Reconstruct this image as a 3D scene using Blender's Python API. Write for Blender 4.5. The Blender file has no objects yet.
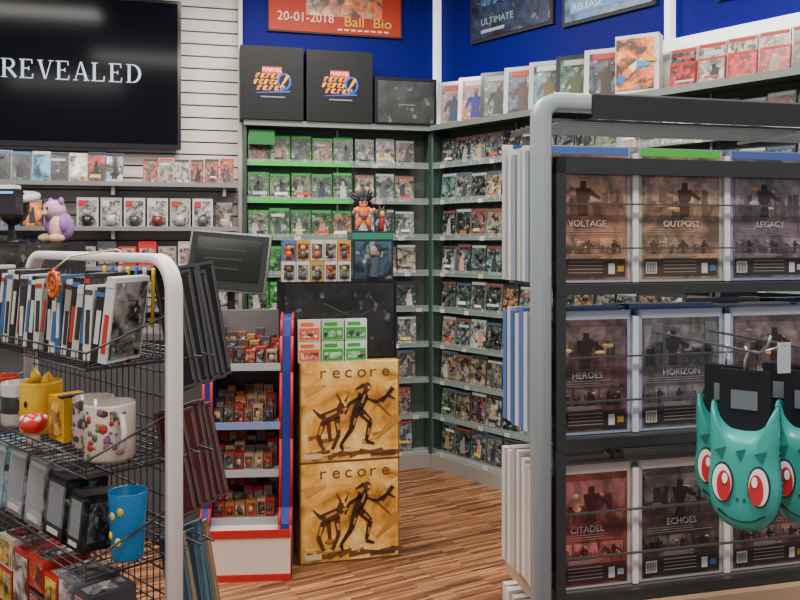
import bpy, math, random
from mathutils import Matrix, Vector, Euler
R=random.Random(7)
rad=math.radians
# ------------------------------------------------------------------ materials
MATS={}
def newmat(name):
    m=bpy.data.materials.new(name); m.use_nodes=True
    nt=m.node_tree; b=nt.nodes['Principled BSDF']
    MATS[name]=m
    return m,nt,b
def attr(nt):
    a=nt.nodes.new('ShaderNodeAttribute'); a.attribute_name='Col'; return a
def simple(name,rough=.5,metal=0,spec=.5,alpha=1,emit=0,bump=0):
    m,nt,b=newmat(name); a=attr(nt)
    nt.links.new(a.outputs['Color'],b.inputs['Base Color'])
    b.inputs['Roughness'].default_value=rough; b.inputs['Metallic'].default_value=metal
    b.inputs['Specular IOR Level'].default_value=spec; b.inputs['Alpha'].default_value=alpha
    if emit:
        nt.links.new(a.outputs['Color'],b.inputs['Emission Color']); b.inputs['Emission Strength'].default_value=emit
    if bump:
        n=nt.nodes.new('ShaderNodeTexNoise'); n.inputs['Scale'].default_value=60
        bp=nt.nodes.new('ShaderNodeBump'); bp.inputs['Strength'].default_value=bump
        nt.links.new(n.outputs['Fac'],bp.inputs['Height']); nt.links.new(bp.outputs['Normal'],b.inputs['Normal'])
simple('plain',.6,spec=.3); simple('paint',.35,bump=.02); simple('gloss',.18); simple('metal',.35,.8)
simple('clear',.08,alpha=.16); simple('screen',.12,spec=.06); simple('emit',.5,emit=1.0); simple('lamp',.5,emit=9)
simple('plush',.95,bump=.4); simple('matteblack',.5,spec=.2)
def cover(name,scale,accent=.58,rough=.3,dark=.08,light=.4,sat=1.7):
    m,nt,b=newmat(name); a=attr(nt); L=nt.links.new
    tc=nt.nodes.new('ShaderNodeTexCoord')
    n1=nt.nodes.new('ShaderNodeTexNoise'); n1.inputs['Scale'].default_value=scale; n1.inputs['Detail'].default_value=8; n1.inputs['Roughness'].default_value=.65; n1.inputs['Distortion'].default_value=.5
    n2=nt.nodes.new('ShaderNodeTexNoise'); n2.inputs['Scale'].default_value=scale*.6; n2.inputs['Detail'].default_value=1
    L(tc.outputs['Object'],n1.inputs['Vector']); L(tc.outputs['Object'],n2.inputs['Vector'])
    r=nt.nodes.new('ShaderNodeValToRGB'); e=r.color_ramp.elements
    e[0].position=.42; e[0].color=(dark,)*3+(1,); e[1].position=.62; e[1].color=(1.5,1.5,1.5,1)
    L(n1.outputs['Fac'],r.inputs['Fac'])
    mul=nt.nodes.new('ShaderNodeMixRGB'); mul.blend_type='MULTIPLY'; mul.inputs['Fac'].default_value=1
    L(a.outputs['Color'],mul.inputs['Color1']); L(r.outputs['Color'],mul.inputs['Color2'])
    hs=nt.nodes.new('ShaderNodeHueSaturation'); hs.inputs['Saturation'].default_value=sat; hs.inputs['Value'].default_value=.55
    L(n2.outputs['Color'],hs.inputs['Color'])
    n3=nt.nodes.new('ShaderNodeTexNoise'); n3.inputs['Scale'].default_value=scale*.9; n3.inputs['Detail'].default_value=5
    mp=nt.nodes.new('ShaderNodeVectorMath'); mp.operation='ADD'; mp.inputs[1].default_value=(7,3,5)
    L(tc.outputs['Object'],mp.inputs[0]); L(mp.outputs[0],n3.inputs['Vector'])
    r3=nt.nodes.new('ShaderNodeValToRGB'); e=r3.color_ramp.elements
    e[0].position=accent; e[0].color=(0,0,0,1); e[1].position=min(1,accent+.06); e[1].color=(.75,.75,.75,1)
    L(n3.outputs['Fac'],r3.inputs['Fac'])
    mx=nt.nodes.new('ShaderNodeMixRGB'); L(r3.outputs['Color'],mx.inputs['Fac'])
    L(mul.outputs['Color'],mx.inputs['Color1']); L(hs.outputs['Color'],mx.inputs['Color2'])
    n4=nt.nodes.new('ShaderNodeTexNoise'); n4.inputs['Scale'].default_value=scale*2.2; n4.inputs['Detail'].default_value=5
    L(tc.outputs['Object'],n4.inputs['Vector'])
    r4=nt.nodes.new('ShaderNodeValToRGB'); e=r4.color_ramp.elements
    e[0].position=.62; e[0].color=(0,0,0,1); e[1].position=.68; e[1].color=(light,)*3+(1,)
    L(n4.outputs['Fac'],r4.inputs['Fac'])
    m2=nt.nodes.new('ShaderNodeMixRGB'); L(r4.outputs['Color'],m2.inputs['Fac'])
    L(mx.outputs['Color'],m2.inputs['Color1']); m2.inputs['Color2'].default_value=(.8,.76,.68,1)
    L(m2.outputs['Color'],b.inputs['Base Color']); b.inputs['Roughness'].default_value=rough
cover('cover_s',26,.6,.3,.05,.5,1.4); cover('cover_m',34,.62,.3,.12,.3); cover('cover_l',13,.6,.35,.06,.35,1.9)
cover('art_brown',22,.93,.3,.4,.06); cover('darkart',8,.93,.4,.2,.12); cover('redart',30,.93,.35,.25,.35)
def amber():
    m,nt,b=newmat('amber_art'); L=nt.links.new
    tc=nt.nodes.new('ShaderNodeTexCoord'); n=nt.nodes.new('ShaderNodeTexNoise'); n.inputs['Scale'].default_value=6; n.inputs['Detail'].default_value=8; n.inputs['Roughness'].default_value=.65; n.inputs['Distortion'].default_value=.6
    r=nt.nodes.new('ShaderNodeValToRGB'); e=r.color_ramp.elements
    e[0].position=.34; e[0].color=(.16,.045,.006,1); e[1].position=.66; e[1].color=(.88,.60,.20,1)
    x=r.color_ramp.elements.new(.48); x.color=(.62,.28,.035,1)
    L(tc.outputs['Object'],n.inputs['Vector']); L(n.outputs['Fac'],r.inputs['Fac']); L(r.outputs['Color'],b.inputs['Base Color'])
    b.inputs['Roughness'].default_value=.45
amber()
def floormat():
    m,nt,b=newmat('wood_floor'); L=nt.links.new
    tc=nt.nodes.new('ShaderNodeTexCoord'); mp=nt.nodes.new('ShaderNodeMapping'); mp.inputs['Rotation'].default_value=(0,0,rad(-28))
    L(tc.outputs['Object'],mp.inputs['Vector'])
    br=nt.nodes.new('ShaderNodeTexBrick'); br.inputs['Scale'].default_value=1; br.inputs['Brick Width'].default_value=.30; br.inputs['Row Height'].default_value=.016
    br.inputs['Mortar Size'].default_value=.001; br.inputs['Color1'].default_value=(.52,.24,.105,1); br.inputs['Color2'].default_value=(.11,.038,.018,1); br.inputs['Mortar'].default_value=(.05,.018,.01,1)
    br.offset=.37
    L(mp.outputs[0],br.inputs['Vector'])
    st=nt.nodes.new('ShaderNodeMapping'); st.inputs['Scale'].default_value=(3,60,1); L(mp.outputs[0],st.inputs['Vector'])
    n=nt.nodes.new('ShaderNodeTexNoise'); n.inputs['Scale'].default_value=1; n.inputs['Detail'].default_value=4; L(st.outputs[0],n.inputs['Vector'])
    r=nt.nodes.new('ShaderNodeValToRGB'); e=r.color_ramp.elements; e[0].position=.38; e[0].color=(.3,.27,.25,1); e[1].position=.62; e[1].color=(1.1,1.05,1,1)
    L(n.outputs['Fac'],r.inputs['Fac'])
    mx=nt.nodes.new('ShaderNodeMixRGB'); mx.blend_type='MULTIPLY'; mx.inputs['Fac'].default_value=.8
    L(br.outputs['Color'],mx.inputs['Color1']); L(r.outputs['Color'],mx.inputs['Color2']); L(mx.outputs['Color'],b.inputs['Base Color'])
    b.inputs['Roughness'].default_value=.38
floormat()
def wallmat(name,col,rough=.7):
    m,nt,b=newmat(name); L=nt.links.new
    n=nt.nodes.new('ShaderNodeTexNoise'); n.inputs['Scale'].default_value=3; n.inputs['Detail'].default_value=3
    r=nt.nodes.new('ShaderNodeValToRGB'); e=r.color_ramp.elements
    e[0].color=tuple(c*.88 for c in col)+(1,); e[1].color=tuple(min(1,c*1.08) for c in col)+(1,)
    L(n.outputs['Fac'],r.inputs['Fac']); L(r.outputs['Color'],b.inputs['Base Color']); b.inputs['Roughness'].default_value=rough
    b.inputs['Specular IOR Level'].default_value=.12
wallmat('wall_blue',(.001,.001,.13),.6); wallmat('wall_white',(.54,.49,.46)); wallmat('wall_grey',(.33,.31,.29))

# ------------------------------------------------------------------ mesh builder
class MB:
    def __init__(s): s.v=[];s.f=[];s.m=[];s.c=[];s.mats=[];s.M=Matrix.Identity(4);s.sm=[]
    def mi(s,n):
        if n not in s.mats: s.mats.append(n)
        return s.mats.index(n)
    def add(s,vs,fs,mat,col,smooth=False):
        o=len(s.v); s.v+= [s.M@Vector(v) for v in vs]; k=s.mi(mat)
        for f in fs: s.f.append([i+o for i in f]); s.m.append(k); s.c.append(col); s.sm.append(smooth)
    def box(s,c,d,mat='plain',col=(.5,.5,.5),rot=None):
        x,y,z=d[0]/2,d[1]/2,d[2]/2
        vs=[Vector(p) for p in [(-x,-y,-z),(x,-y,-z),(x,y,-z),(-x,y,-z),(-x,-y,z),(x,-y,z),(x,y,z),(-x,y,z)]]
        if rot: 
            E=Euler(rot).to_matrix(); vs=[E@v for v in vs]
        c=Vector(c); vs=[v+c for v in vs]
        s.add(vs,[(0,1,5,4),(1,2,6,5),(2,3,7,6),(3,0,4,7),(4,5,6,7),(3,2,1,0)],mat,col)
    def bx(s,x0,x1,y0,y1,z0,z1,mat='plain',col=(.5,.5,.5)):
        s.box(((x0+x1)/2,(y0+y1)/2,(z0+z1)/2),(abs(x1-x0),abs(y1-y0),abs(z1-z0)),mat,col)
    def ring(s,rings,mat,col,close=False,caps=True,smooth=True):
        n=len(rings[0]); vs=[p for r in rings for p in r]; fs=[]
        m=len(rings)
        for i in range(m if close else m-1):
            j=(i+1)%m
            for k in range(n):
                l=(k+1)%n; fs.append((i*n+k,i*n+l,j*n+l,j*n+k))
        if caps and not close: fs.append(tuple(range(n))[::-1]); fs.append(tuple((m-1)*n+k for k in range(n)))
        s.add(vs,fs,mat,col,smooth)
    def tube(s,path,r,mat='metal',col=(.5,.5,.5),n=6,close=False,smooth=True,square=None):
        P=[Vector(p) for p in path]; rings=[]; m=len(P); up=None
        for i,p in enumerate(P):
            if close: t=P[(i+1)%m]-P[i-1]
            else: t=P[min(i+1,m-1)]-P[max(i-1,0)]
            t.normalize()
            if up is None:
                up=Vector((0,1,0)) if abs(t.y)<.9 else Vector((1,0,0))
            a=(up-t*up.dot(t)).normalized(); b=t.cross(a); up=a
            rr=r[i] if isinstance(r,(list,tuple)) else r
            if square:
                w,h=square; q=.25
                pts=[(w,h*(1-q)),(w*(1-q),h),(-w*(1-q),h),(-w,h*(1-q)),(-w,-h*(1-q)),(-w*(1-q),-h),(w*(1-q),-h),(w,-h*(1-q))]
                rings.append([p+a*u+b*v for u,v in pts])
            else: rings.append([p+a*math.cos(2*math.pi*k/n)*rr+b*math.sin(2*math.pi*k/n)*rr for k in range(n)])
        s.ring(rings,mat,col,close,True,smooth)
    def rod(s,p,q,r,mat='metal',col=(.5,.5,.5),n=6): s.tube([p,q],r,mat,col,n)
    def lathe(s,prof,c,mat,col,n=20):
        s.ring([[Vector(c)+Vector((r*math.cos(2*math.pi*k/n),r*math.sin(2*math.pi*k/n),z)) for k in range(n)] for r,z in prof],mat,col)
    def ball(s,c,rd,mat,col,n=16,rot=None):
        rings=[]
        E=Euler(rot).to_matrix() if rot else Matrix.Identity(3)
        m=n//2
        for i in range(m+1):
            a=math.pi*(i+.02)/(m+.04)
            rings.append([Vector(c)+E@Vector((rd[0]*math.sin(a)*math.cos(2*math.pi*k/n),rd[1]*math.sin(a)*math.sin(2*math.pi*k/n),-rd[2]*math.cos(a))) for k in range(n)])
        s.ring(rings,mat,col)
    def prism(s,pts,y0,y1,mat,col):
        n=len(pts); vs=[(x,y0,z) for x,z in pts]+[(x,y1,z) for x,z in pts]
        fs=[tuple(range(n)),tuple(range(2*n-1,n-1,-1))]+[(i,i+n,(i+1)%n+n,(i+1)%n) for i in range(n)]
        s.add(vs,fs,mat,col)
    def stroke(s,p,q,w1,w2,y,mat,col,th=.002):
        p=Vector(p);q=Vector(q);d=(q-p); 
        if d.length<1e-6:return
        d.normalize(); n=Vector((-d.y,d.x))
        a,b,c,e=p-n*w1/2,q-n*w2/2,q+n*w2/2,p+n*w1/2
        s.prism([tuple(a),tuple(b),tuple(c),tuple(e)],y-th,y,mat,col)
    def text(s,txt,size,x,y,z,mat,col,sx=1,spacing=1,rotx=90,align='LEFT'):
        cu=bpy.data.curves.new('t','FONT'); cu.body=txt; cu.size=size; cu.space_character=spacing; cu.extrude=.0008; cu.align_x=align; cu.resolution_u=3
        ob=bpy.data.objects.new('t',cu); bpy.context.collection.objects.link(ob)
        me=bpy.data.meshes.new_from_object(ob.evaluated_get(bpy.context.evaluated_depsgraph_get()))
        T=Matrix.Translation((x,y,z))@Matrix.Rotation(rad(rotx),4,'X')@Matrix.Diagonal((sx,1,1,1))
        s.add([T@v.co for v in me.vertices],[tuple(p.vertices) for p in me.polygons],mat,col)
        bpy.data.objects.remove(ob); bpy.data.meshes.remove(me)
    def build(s,name,loc=(0,0,0),rz=0,bevel=0,parent=None):
        me=bpy.data.meshes.new(name); me.from_pydata([tuple(v) for v in s.v],[],s.f)
        for n in s.mats: me.materials.append(MATS[n])
        ca=me.color_attributes.new('Col','FLOAT_COLOR','CORNER')
        for p,k,c,sm in zip(me.polygons,s.m,s.c,s.sm):
            p.material_index=k; p.use_smooth=sm
            for li in p.loop_indices: ca.data[li].color=(c[0],c[1],c[2],1)
        me.update()
        ob=bpy.data.objects.new(name,me); ob.location=loc; ob.rotation_euler=(0,0,rad(rz)); bpy.context.collection.objects.link(ob)
        if bevel:
            b=ob.modifiers.new('b','BEVEL'); b.width=bevel; b.segments=2; b.limit_method='ANGLE'
        if parent: ob.parent=parent
        return ob
A=14.04; AR=-49.6
CO=(.27,5.5,0)
def jit(c,k=.3): 
    f=1+R.uniform(-k,k); return tuple(max(.003,min(1,x*f)) for x in c)
# ------------------------------------------------------------------ room shell
m=MB(); m.bx(-4.2,3.4,-1.6,6.6,-.1,0,'wood_floor'); m.build('floor')
m=MB(); m.bx(-4.2,3.4,-1.6,6.6,3.3,3.4,'wall_grey'); m.build('ceiling')
m=MB(); m.bx(-4.5,-1.34,0,.1,0,3.3,'wall_grey'); m.bx(-1.34,.1,0,.1,0,2.3,'wall_grey'); m.bx(-1.34,.1,0,.1,2.3,3.3,'wall_blue'); m.build('wall_back',CO,A)
m=MB(); m.bx(-.02,4.2,0,.1,0,2.52,'wall_white'); m.bx(-.02,4.2,0,.1,2.52,3.3,'wall_blue'); m.build('wall_right',CO,AR)
m=MB(); m.bx(-4.2,-4.1,-1.6,4.6,0,3.3,'wall_grey'); m.build('wall_left')
m=MB()
z=.02
while z<3.25:
    m.bx(-4.3,-1.35,-.03,-.004,z,z+.068,'wall_white'); z+=.078
m.bx(-4.3,-1.35,-.004,0,0,3.3,'plain',(.09,.08,.075))
m.build('slatwall_panel',CO,A)
m=MB(); m.bx(-1.36,-1.335,-.1,0,0,3.3,'wall_white'); m.build('trim_1',CO,A)
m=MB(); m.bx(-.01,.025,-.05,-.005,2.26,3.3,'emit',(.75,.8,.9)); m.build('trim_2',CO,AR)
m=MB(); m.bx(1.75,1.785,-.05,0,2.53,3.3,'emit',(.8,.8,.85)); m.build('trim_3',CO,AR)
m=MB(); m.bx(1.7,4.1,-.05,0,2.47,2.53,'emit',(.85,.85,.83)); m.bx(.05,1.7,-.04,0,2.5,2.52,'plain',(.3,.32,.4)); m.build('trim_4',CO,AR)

# ------------------------------------------------------------------ posters
def poster(name,frame,x0,x1,z0,z1,fn):
    m=MB(); m.bx(x0,x1,-.02,-.002,z0,z1,'plain',(.02,.02,.02)); fn(m,x0,x1,z0,z1); m.build(name,CO,frame)
def p_orange(m,x0,x1,z0,z1):
    m.bx(x0+.01,x1-.01,-.024,-.02,z0+.01,z1-.01,'plain',(.38,.028,.01))
    m.bx(x0+.25,x1-.14,-.027,-.024,z0+.12,z1-.02,'cover_l',(.6,.15,.03))
    m.text('20-01-2018',.085,x0+.06,-.028,z0+.075,'plain',(.8,.6,.5),.95)
    m.text('Ball  Bio',.09,x0+.5,-.03,z0+.06,'plain',(.7,.45,.05),1.1)
    for i in range(8): m.bx(x0+.46+i*.045,x0+.49+i*.045,-.027,-.024,z0+.03,z0+.04,'plain',(.8,.65,.55))
poster('wall_poster',A,-1.17,-.27,2.86,3.27,p_orange)
def p_dark(m,x0,x1,z0,z1):
    m.bx(x0+.02,x1-.02,-.024,-.02,z0+.02,z1-.02,'darkart',(.02,.035,.08))
    m.text('ULTIMATE',.06,x0+.1,-.026,z0+.1,'plain',(.25,.32,.4)); m.bx(x0+.1,x0+.3,-.026,-.024,z0+.05,z0+.07,'plain',(.3,.3,.4))
    for k in range(4): m.bx(x0+.08+.13*k,x0+.18+.13*k,-.027,-.024,z0+.22,z0+.36,'cover_l',(.05,.12,.25))
poster('wall_poster',AR,.32,1.0,2.78,3.27,p_dark)
def p_blue(m,x0,x1,z0,z1):
    m.bx(x0+.02,x1-.02,-.024,-.02,z0+.02,z1-.02,'darkart',(.02,.12,.3))
    m.bx(x0+.06,x1-.06,-.027,-.024,z0+.06,z0+.13,'plain',(.12,.3,.55)); m.text('RELEASE',.055,x0+.08,-.03,z0+.075,'plain',(.8,.8,.85))
    for k in range(3): m.bx(x0+.08+.17*k,x0+.22+.17*k,-.027,-.024,z0+.17,z0+.34,'cover_l',(.1,.2,.3))
poster('wall_poster',AR,1.07,1.68,2.74,3.25,p_blue)
poster('wall_poster',AR,2.02,2.7,2.68,3.2,p_blue)

# ------------------------------------------------------------------ television
m=MB(); x0,x1,z0,z1=-3.33,-1.71,2.06,2.98
m.bx(x0,x1,-.13,-.07,z0,z1,'gloss',(.006,.006,.008)); m.bx(x0+.4,x1-.4,-.07,-.0305,z0+.2,z1-.2,'plain',(.02,.02,.02))
m.bx(x0+.02,x1-.02,-.134,-.13,z0+.03,z1-.02,'screen',(.003,.0035,.006))
def arc(cx,cz,rx,rz,a0,a1,w0,w1,n=10):
    out=[]
    for i in range(n):
        t0=rad(a0+(a1-a0)*i/n); t1=rad(a0+(a1-a0)*(i+1)/n)
        wm=lambda t:w0+(w1-w0)*abs(math.cos(t))
        out.append(((cx+rx*math.cos(t0),cz+rz*math.sin(t0)),(cx+rx*math.cos(t1),cz+rz*math.sin(t1)),wm(t0),wm(t1)))
    return out
def st(a,b,w,w2=None): return (a,b,w,w2 or w)
G={'R':[st((.17,0),(.17,1),.14),st((.02,.02),(.32,.02),.04),st((.02,.98),(.4,.98),.04),st((.17,.5),(.4,.5),.05),st((.36,.5),(.72,.02),.13)]+arc(.38,.74,.23,.24,90,-90,.04,.14),
'E':[st((.17,0),(.17,1),.14),st((.02,.02),(.64,.02),.05),st((.02,.98),(.6,.98),.05),st((.17,.52),(.46,.52),.05),st((.63,.0),(.66,.24),.05),st((.6,1),(.62,.78),.05),st((.46,.42),(.46,.62),.05)],
'V':[st((.12,1),(.38,0),.15,.1),st((.66,1),(.4,0),.05),st((0,.98),(.28,.98),.04),st((.54,.98),(.78,.98),.04)],
'A':[st((.38,1),(.66,0),.1,.15),st((.36,1),(.1,0),.05),st((0,.02),(.24,.02),.04),st((.5,.02),(.8,.02),.04),st((.2,.34),(.54,.34),.05)],
'L':[st((.17,0),(.17,1),.14),st((.02,.02),(.64,.02),.05),st((.02,.98),(.34,.98),.04),st((.63,0),(.66,.28),.06)],
'D':[st((.17,0),(.17,1),.14),st((.02,.02),(.34,.02),.04),st((.02,.98),(.34,.98),.04)]+arc(.32,.5,.38,.48,90,-90,.04,.15)}
xx=-2.735; H=.112
for ch in 'REVEALED':
    for a,b,w,w2 in G[ch]:
        m.stroke((xx+a[0]*H*1.04,2.46+a[1]*H),(xx+b[0]*H*1.04,2.46+b[1]*H),w*H,w2*H,-.134,'emit',(.30,.37,.46),.0015)
    xx+=.1
m.build('television',CO,A)

# ------------------------------------------------------------------ game case rows
def case(mb,x,y,z,w,h,t,plastic,art,band,mat='cover_s',lean=0,yaw=0,rot=None):
    old=mb.M.copy()
    mb.M=mb.M@Matrix.Translation((x,y,z))@Matrix.Rotation(rad(yaw),4,'Z')@Matrix.Rotation(rad(-lean),4,'X')
    mb.box((0,0,h/2),(w,t,h),'gloss',plastic)
    mb.box((0,-t/2-.0008,h*.46),(w*.93,.0016,h*.86),mat,art)
    if R.random()<.6:
        c=R.choice([(.6,.55,.5),(.6,.4,.08),(.4,.05,.03),(.02,.02,.03),(.3,.4,.45)])
        mb.box((R.uniform(-.1,.1)*w,-t/2-.002,h*R.choice([.2,.28,.75])),(w*R.uniform(.4,.75),.001,h*R.uniform(.06,.12)),'plain',c)
    if R.random()<.6:
        c=jit(R.choice([(.03,.03,.04),(.35,.2,.12),(.06,.06,.08),(.3,.28,.26)])); xo=R.uniform(-.15,.15)*w
        mb.stroke((xo,h*.12),(xo+R.uniform(-.1,.1)*w,h*.55),w*.34,w*.26,-t/2-.0016,'plain',c,.0006); mb.stroke((xo,h*.55),(xo,h*.7),w*.16,w*.12,-t/2-.0016,'plain',jit(c,.6),.0006)
    if band: mb.box((0,-t/2-.0008,h*.94),(w*.93,.0016,h*.08),'plain',band)
    mb.M=old
ART=[(.24,.15,.1),(.06,.08,.14),(.22,.04,.03),(.18,.18,.18),(.3,.22,.13),(.03,.03,.035),(.08,.11,.06),(.3,.28,.27),(.06,.12,.17),(.26,.11,.05),(.03,.03,.03),(.2,.19,.18)]
ARTG=[(.2,.15,.1),(.08,.1,.11),(.16,.06,.05),(.2,.21,.19),(.25,.2,.13),(.04,.05,.045),(.09,.13,.07),(.28,.28,.26),(.08,.14,.13),(.22,.12,.06),(.03,.04,.035),(.17,.19,.17)]
def row(mb,x0,x1,y,z,w=.13,h=.19,gap=.005,plastics=((.03,.04,.08),(.03,.03,.03),(.16,.16,.16)),bands=((.05,.09,.2),(.36,.36,.34),(.03,.03,.03)),art=ART,lean=6,mat='cover_s',yaw=4):
    x=x0+w/2
    while x<x1-w/2:
        case(mb,x,y,z,w,h*R.uniform(.94,1.03),.015,R.choice(plastics),jit(R.choice(art)),R.choice(bands),mat,lean,R.uniform(-yaw,yaw))
        x+=w+gap*R.uniform(.5,1.8)
GP=((.012,.11,.015),(.015,.17,.02)); GB=((.03,.38,.05),(.02,.30,.04),(.04,.42,.06))
ZS=[.10+.235*k for k in range(9)]
ZS=[z for z in ZS if z<2.05]
def cabinet(name,x0,x1,ang,skew=0):
    m=MB()
    m.bx(x0,x1,-.03,-.004,.0,2.22,'plain',(.06,.08,.07))
    m.bx(x0,x0+.018,-.2,-.03,0,2.22,'paint',(.02,.045,.035)); 
    m.bx(x1-.018,x1,-.2,-.03,0,2.22,'paint',(.04,.06,.055))
    m.bx(x0,x1,-.22,-.03,2.22,2.25,'paint',(.05,.07,.06)); m.bx(x0,x1,-.224,-.22,2.215,2.25,'paint',(.12,.14,.13))
    m.bx(x0,x1,-.2,-.03,0,.09,'paint',(.25,.23,.2))
    n=max(1,round((x1-x0)/.62))
    for k in range(1,n):
        xx=x0+(x1-x0)*k/n; m.bx(xx-.006,xx+.006,-.05,-.03,.09,2.22,'metal',(.3,.33,.33))
    for z in ZS:
        m.bx(x0+.02,x1-.02,-.18,-.03,z-.006,z,'clear',(.35,.45,.42))
        m.bx(x0+.02,x1-.02,-.186,-.18,z-.012,z+.03,'clear',(.42,.5,.48))
        m.bx(x0+.02,x1-.02,-.188,-.186,z-.01,z-.004,'plain',(.17,.21,.19))
        x=x0+.1
        while x<x1-.1: 
            m.bx(x,x+.04,-.19,-.188,z-.012,z+.012,'plain',R.choice([(.45,.45,.43),(.4,.36,.24),(.35,.35,.37)])); x+=R.uniform(.2,.5)
    return m
m=cabinet('c',-1.332,-.1,A); m.build('display_cabinet',CO,A)
m=cabinet('c',.11,3.9,AR); m.build('display_cabinet',CO,AR)
m=MB()
for i,z in enumerate(ZS):
    z+=.002
    top=len(ZS)-1-i
    if top<=2:
        row(m,-1.30,-.62,-.11,z,plastics=GP,bands=GB,art=[(.08,.17,.06),(.16,.16,.1),(.04,.07,.04),(.24,.11,.06)])
        row(m,-.61,-.11,-.11,z,art=ARTG,plastics=((.04,.06,.05),(.12,.1,.08)),bands=((.35,.35,.33),(.25,.08,.06)))
    elif top<=6:
        row(m,-1.30,-1.0,-.11,z,plastics=GP,bands=GB,art=[(.04,.2,.04),(.1,.14,.08)])
        row(m,-1.0,-.11,-.11,z,art=ARTG)
    else: row(m,-1.30,-.11,-.11,z,bands=((.25,.05,.04),(.4,.4,.4),(.02,.02,.02)))
for top in (0,1):
    z=ZS[-1-top]; m.bx(-1.30,-.66,-.198,-.191,z-.012,z+.012,'plain',(.015,.42,.04))
m.bx(-1.30,-1.14,-.19,-.185,2.10,2.19,'plain',(.01,.12,.022))
m.build('game_case_collection',CO,A)
m=MB()
for z in ZS: row(m,.14,3.85,-.11,z+.002,art=ARTG,plastics=((.04,.06,.06),(.03,.03,.03),(.15,.16,.15)),bands=((.35,.36,.35),(.06,.09,.16),(.03,.03,.03),(.2,.05,.04)))
m.build('game_case_collection',CO,AR)
# ------------------------------------------------------------------ boxes on top of cabinets
def collector(x0,x1,h,logo):
    m=MB(); m.bx(x0,x1,-.24,-.06,2.252,2.252+h,'matteblack',(.006,.006,.007))
    cx=(x0+x1)/2; y=-.24
    if logo:
        m.bx(cx-.06,cx+.06,y-.003,y,2.252+h*.63,2.252+h*.72,'plain',(.55,.015,.012)); m.text('MARVEL',.034,cx,y-.004,2.252+h*.65,'plain',(.75,.72,.7),1,1,90,'CENTER')
        z=2.252+h*.50
        S=lambda a,b,w1,w2,c,t=.003: m.stroke((cx+a[0],z+a[1]),(cx+b[0],z+b[1]),w1,w2,y,'plain',c,t)
        OG=(.6,.11,.01); YL=(.65,.3,.02); BU=(.015,.07,.38)
        for r0,(zz,L0,L1) in enumerate(((.04,-.10,.06),(.002,-.11,.05),(-.035,-.09,.09))):
            for k in range(5):
                xa=L0+(L1-L0)*k/5; S((xa,zz-.012),(xa+.012,zz+.014),.012,.02,[OG,YL][(k+r0)%2]); 
                S((xa+.004,zz+.013),(xa+.026,zz+.015),.008,.008,YL); 
                if k%2: S((xa+.004,zz-.01),(xa+.026,zz-.008),.008,.008,OG)
        rg=[(.075+.038*math.cos(t*.5236),.01+.048*math.sin(t*.5236)) for t in range(13)]
        for a,b in zip(rg,rg[1:]): S(a,b,.013,.013,BU,.005)
        S((.05,-.03),(.1,.05),.008,.02,YL,.006); S((-.1,-.065),(.11,-.05),.005,.012,BU)
        m.bx(cx-.07,cx+.08,y-.003,y,2.252+h*.30,2.252+h*.315,'plain',(.2,.2,.21))
    else:
        m.bx(x0+.02,x1-.02,y-.003,y,2.26,2.25+h-.02,'darkart',(.015,.016,.018)); 
        m.bx(cx-.05,cx+.06,y-.005,y-.003,2.252+h*.4,2.252+h*.43,'plain',(.12,.12,.12))
    m.build('collector_edition_box',CO,A,.004)
collector(-1.355,-.965,.455,True); collector(-.945,-.52,.45,True); collector(-.505,-.09,.30,False)
m=MB()
specs=[((.2,.17,.16),(.12,.05,.03)),((.5,.45,.43),(.3,.03,.02)),((.03,.04,.04),(.05,.07,.06)),((.45,.45,.47),(.06,.08,.12)),((.4,.4,.42),(.05,.15,.2)),((.03,.04,.04),(.05,.14,.08)),((.5,.48,.5),(.05,.06,.09))]
x=.16
for i,(pl,ar) in enumerate(specs):
    m.M=Matrix.Translation((x+.1,-.13,2.254))@Matrix.Rotation(rad(24),4,'Z')@Matrix.Rotation(rad(-6),4,'X')
    m.box((0,0,.14),(.2,.05,.28),'gloss',pl); m.box((.014,-.027,.13),(.172,.004,.25),'cover_l',ar)
    m.box((.012,-.03,.235),(.13,.004,.03),'plain',[(.4,.04,.03),(.5,.45,.4),(.3,.3,.3)][i%3])
    c=tuple(q*.5+.015 for q in ar[::-1]); yy=-.029
    m.stroke((.02,.015),(.02,.08),.07,.05,yy,'plain',c); m.stroke((.02,.08),(.022,.15),.05,.09,yy,'plain',c); m.stroke((.022,.15),(.02,.175),.03,.02,yy,'plain',c)
    m.stroke((-.02,.14),(-.045,.08),.022,.015,yy,'plain',c); m.stroke((.06,.14),(.085,.1),.022,.015,yy,'plain',c); m.ball((.022,-.03,.19),(.016,.005,.02),'plain',(.22,.14,.1),8)
    x+=.195
m.M=Matrix.Identity(4)
m.build('boxed_game_collection',CO,AR)
m=MB()
m.M=Matrix.Translation((1.66,-.14,2.254))@Matrix.Rotation(rad(20),4,'Z')
m.box((0,0,.15),(.22,.1,.3),'plain',(.6,.55,.52)); m.box((-.01,-.053,.15),(.19,.006,.26),'cover_l',(.75,.17,.02))
for k,c in enumerate([(.02,.12,.5),(.7,.2,.02),(.7,.6,.4),(.04,.25,.6),(.75,.3,.03)]): m.stroke((-.09+.03*k,.06+.03*k),(-.02+.03*k,.14+.02*(k%3)),.04,.015,-.056-.001*k,'plain',c,.003)
m.M=Matrix.Identity(4); m.build('toy_box',CO,AR)
m=MB(); x=1.9
while x<3.8:
    case(m,x,-.13,2.254,.135,.2,.02,(.35,.32,.3),R.choice([(.4,.32,.26),(.08,.06,.06),(.25,.2,.18)]),(.35,.02,.015),'cover_m',8,8)
    case(m,x+.02,-.165,2.254,.13,.12,.018,(.3,.015,.015),R.choice([(.42,.02,.015),(.3,.02,.015),(.06,.03,.03),(.35,.3,.27)]),(.4,.02,.015),'redart',8,8)
    x+=.15
m.build('game_case_collection',CO,AR)

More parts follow.
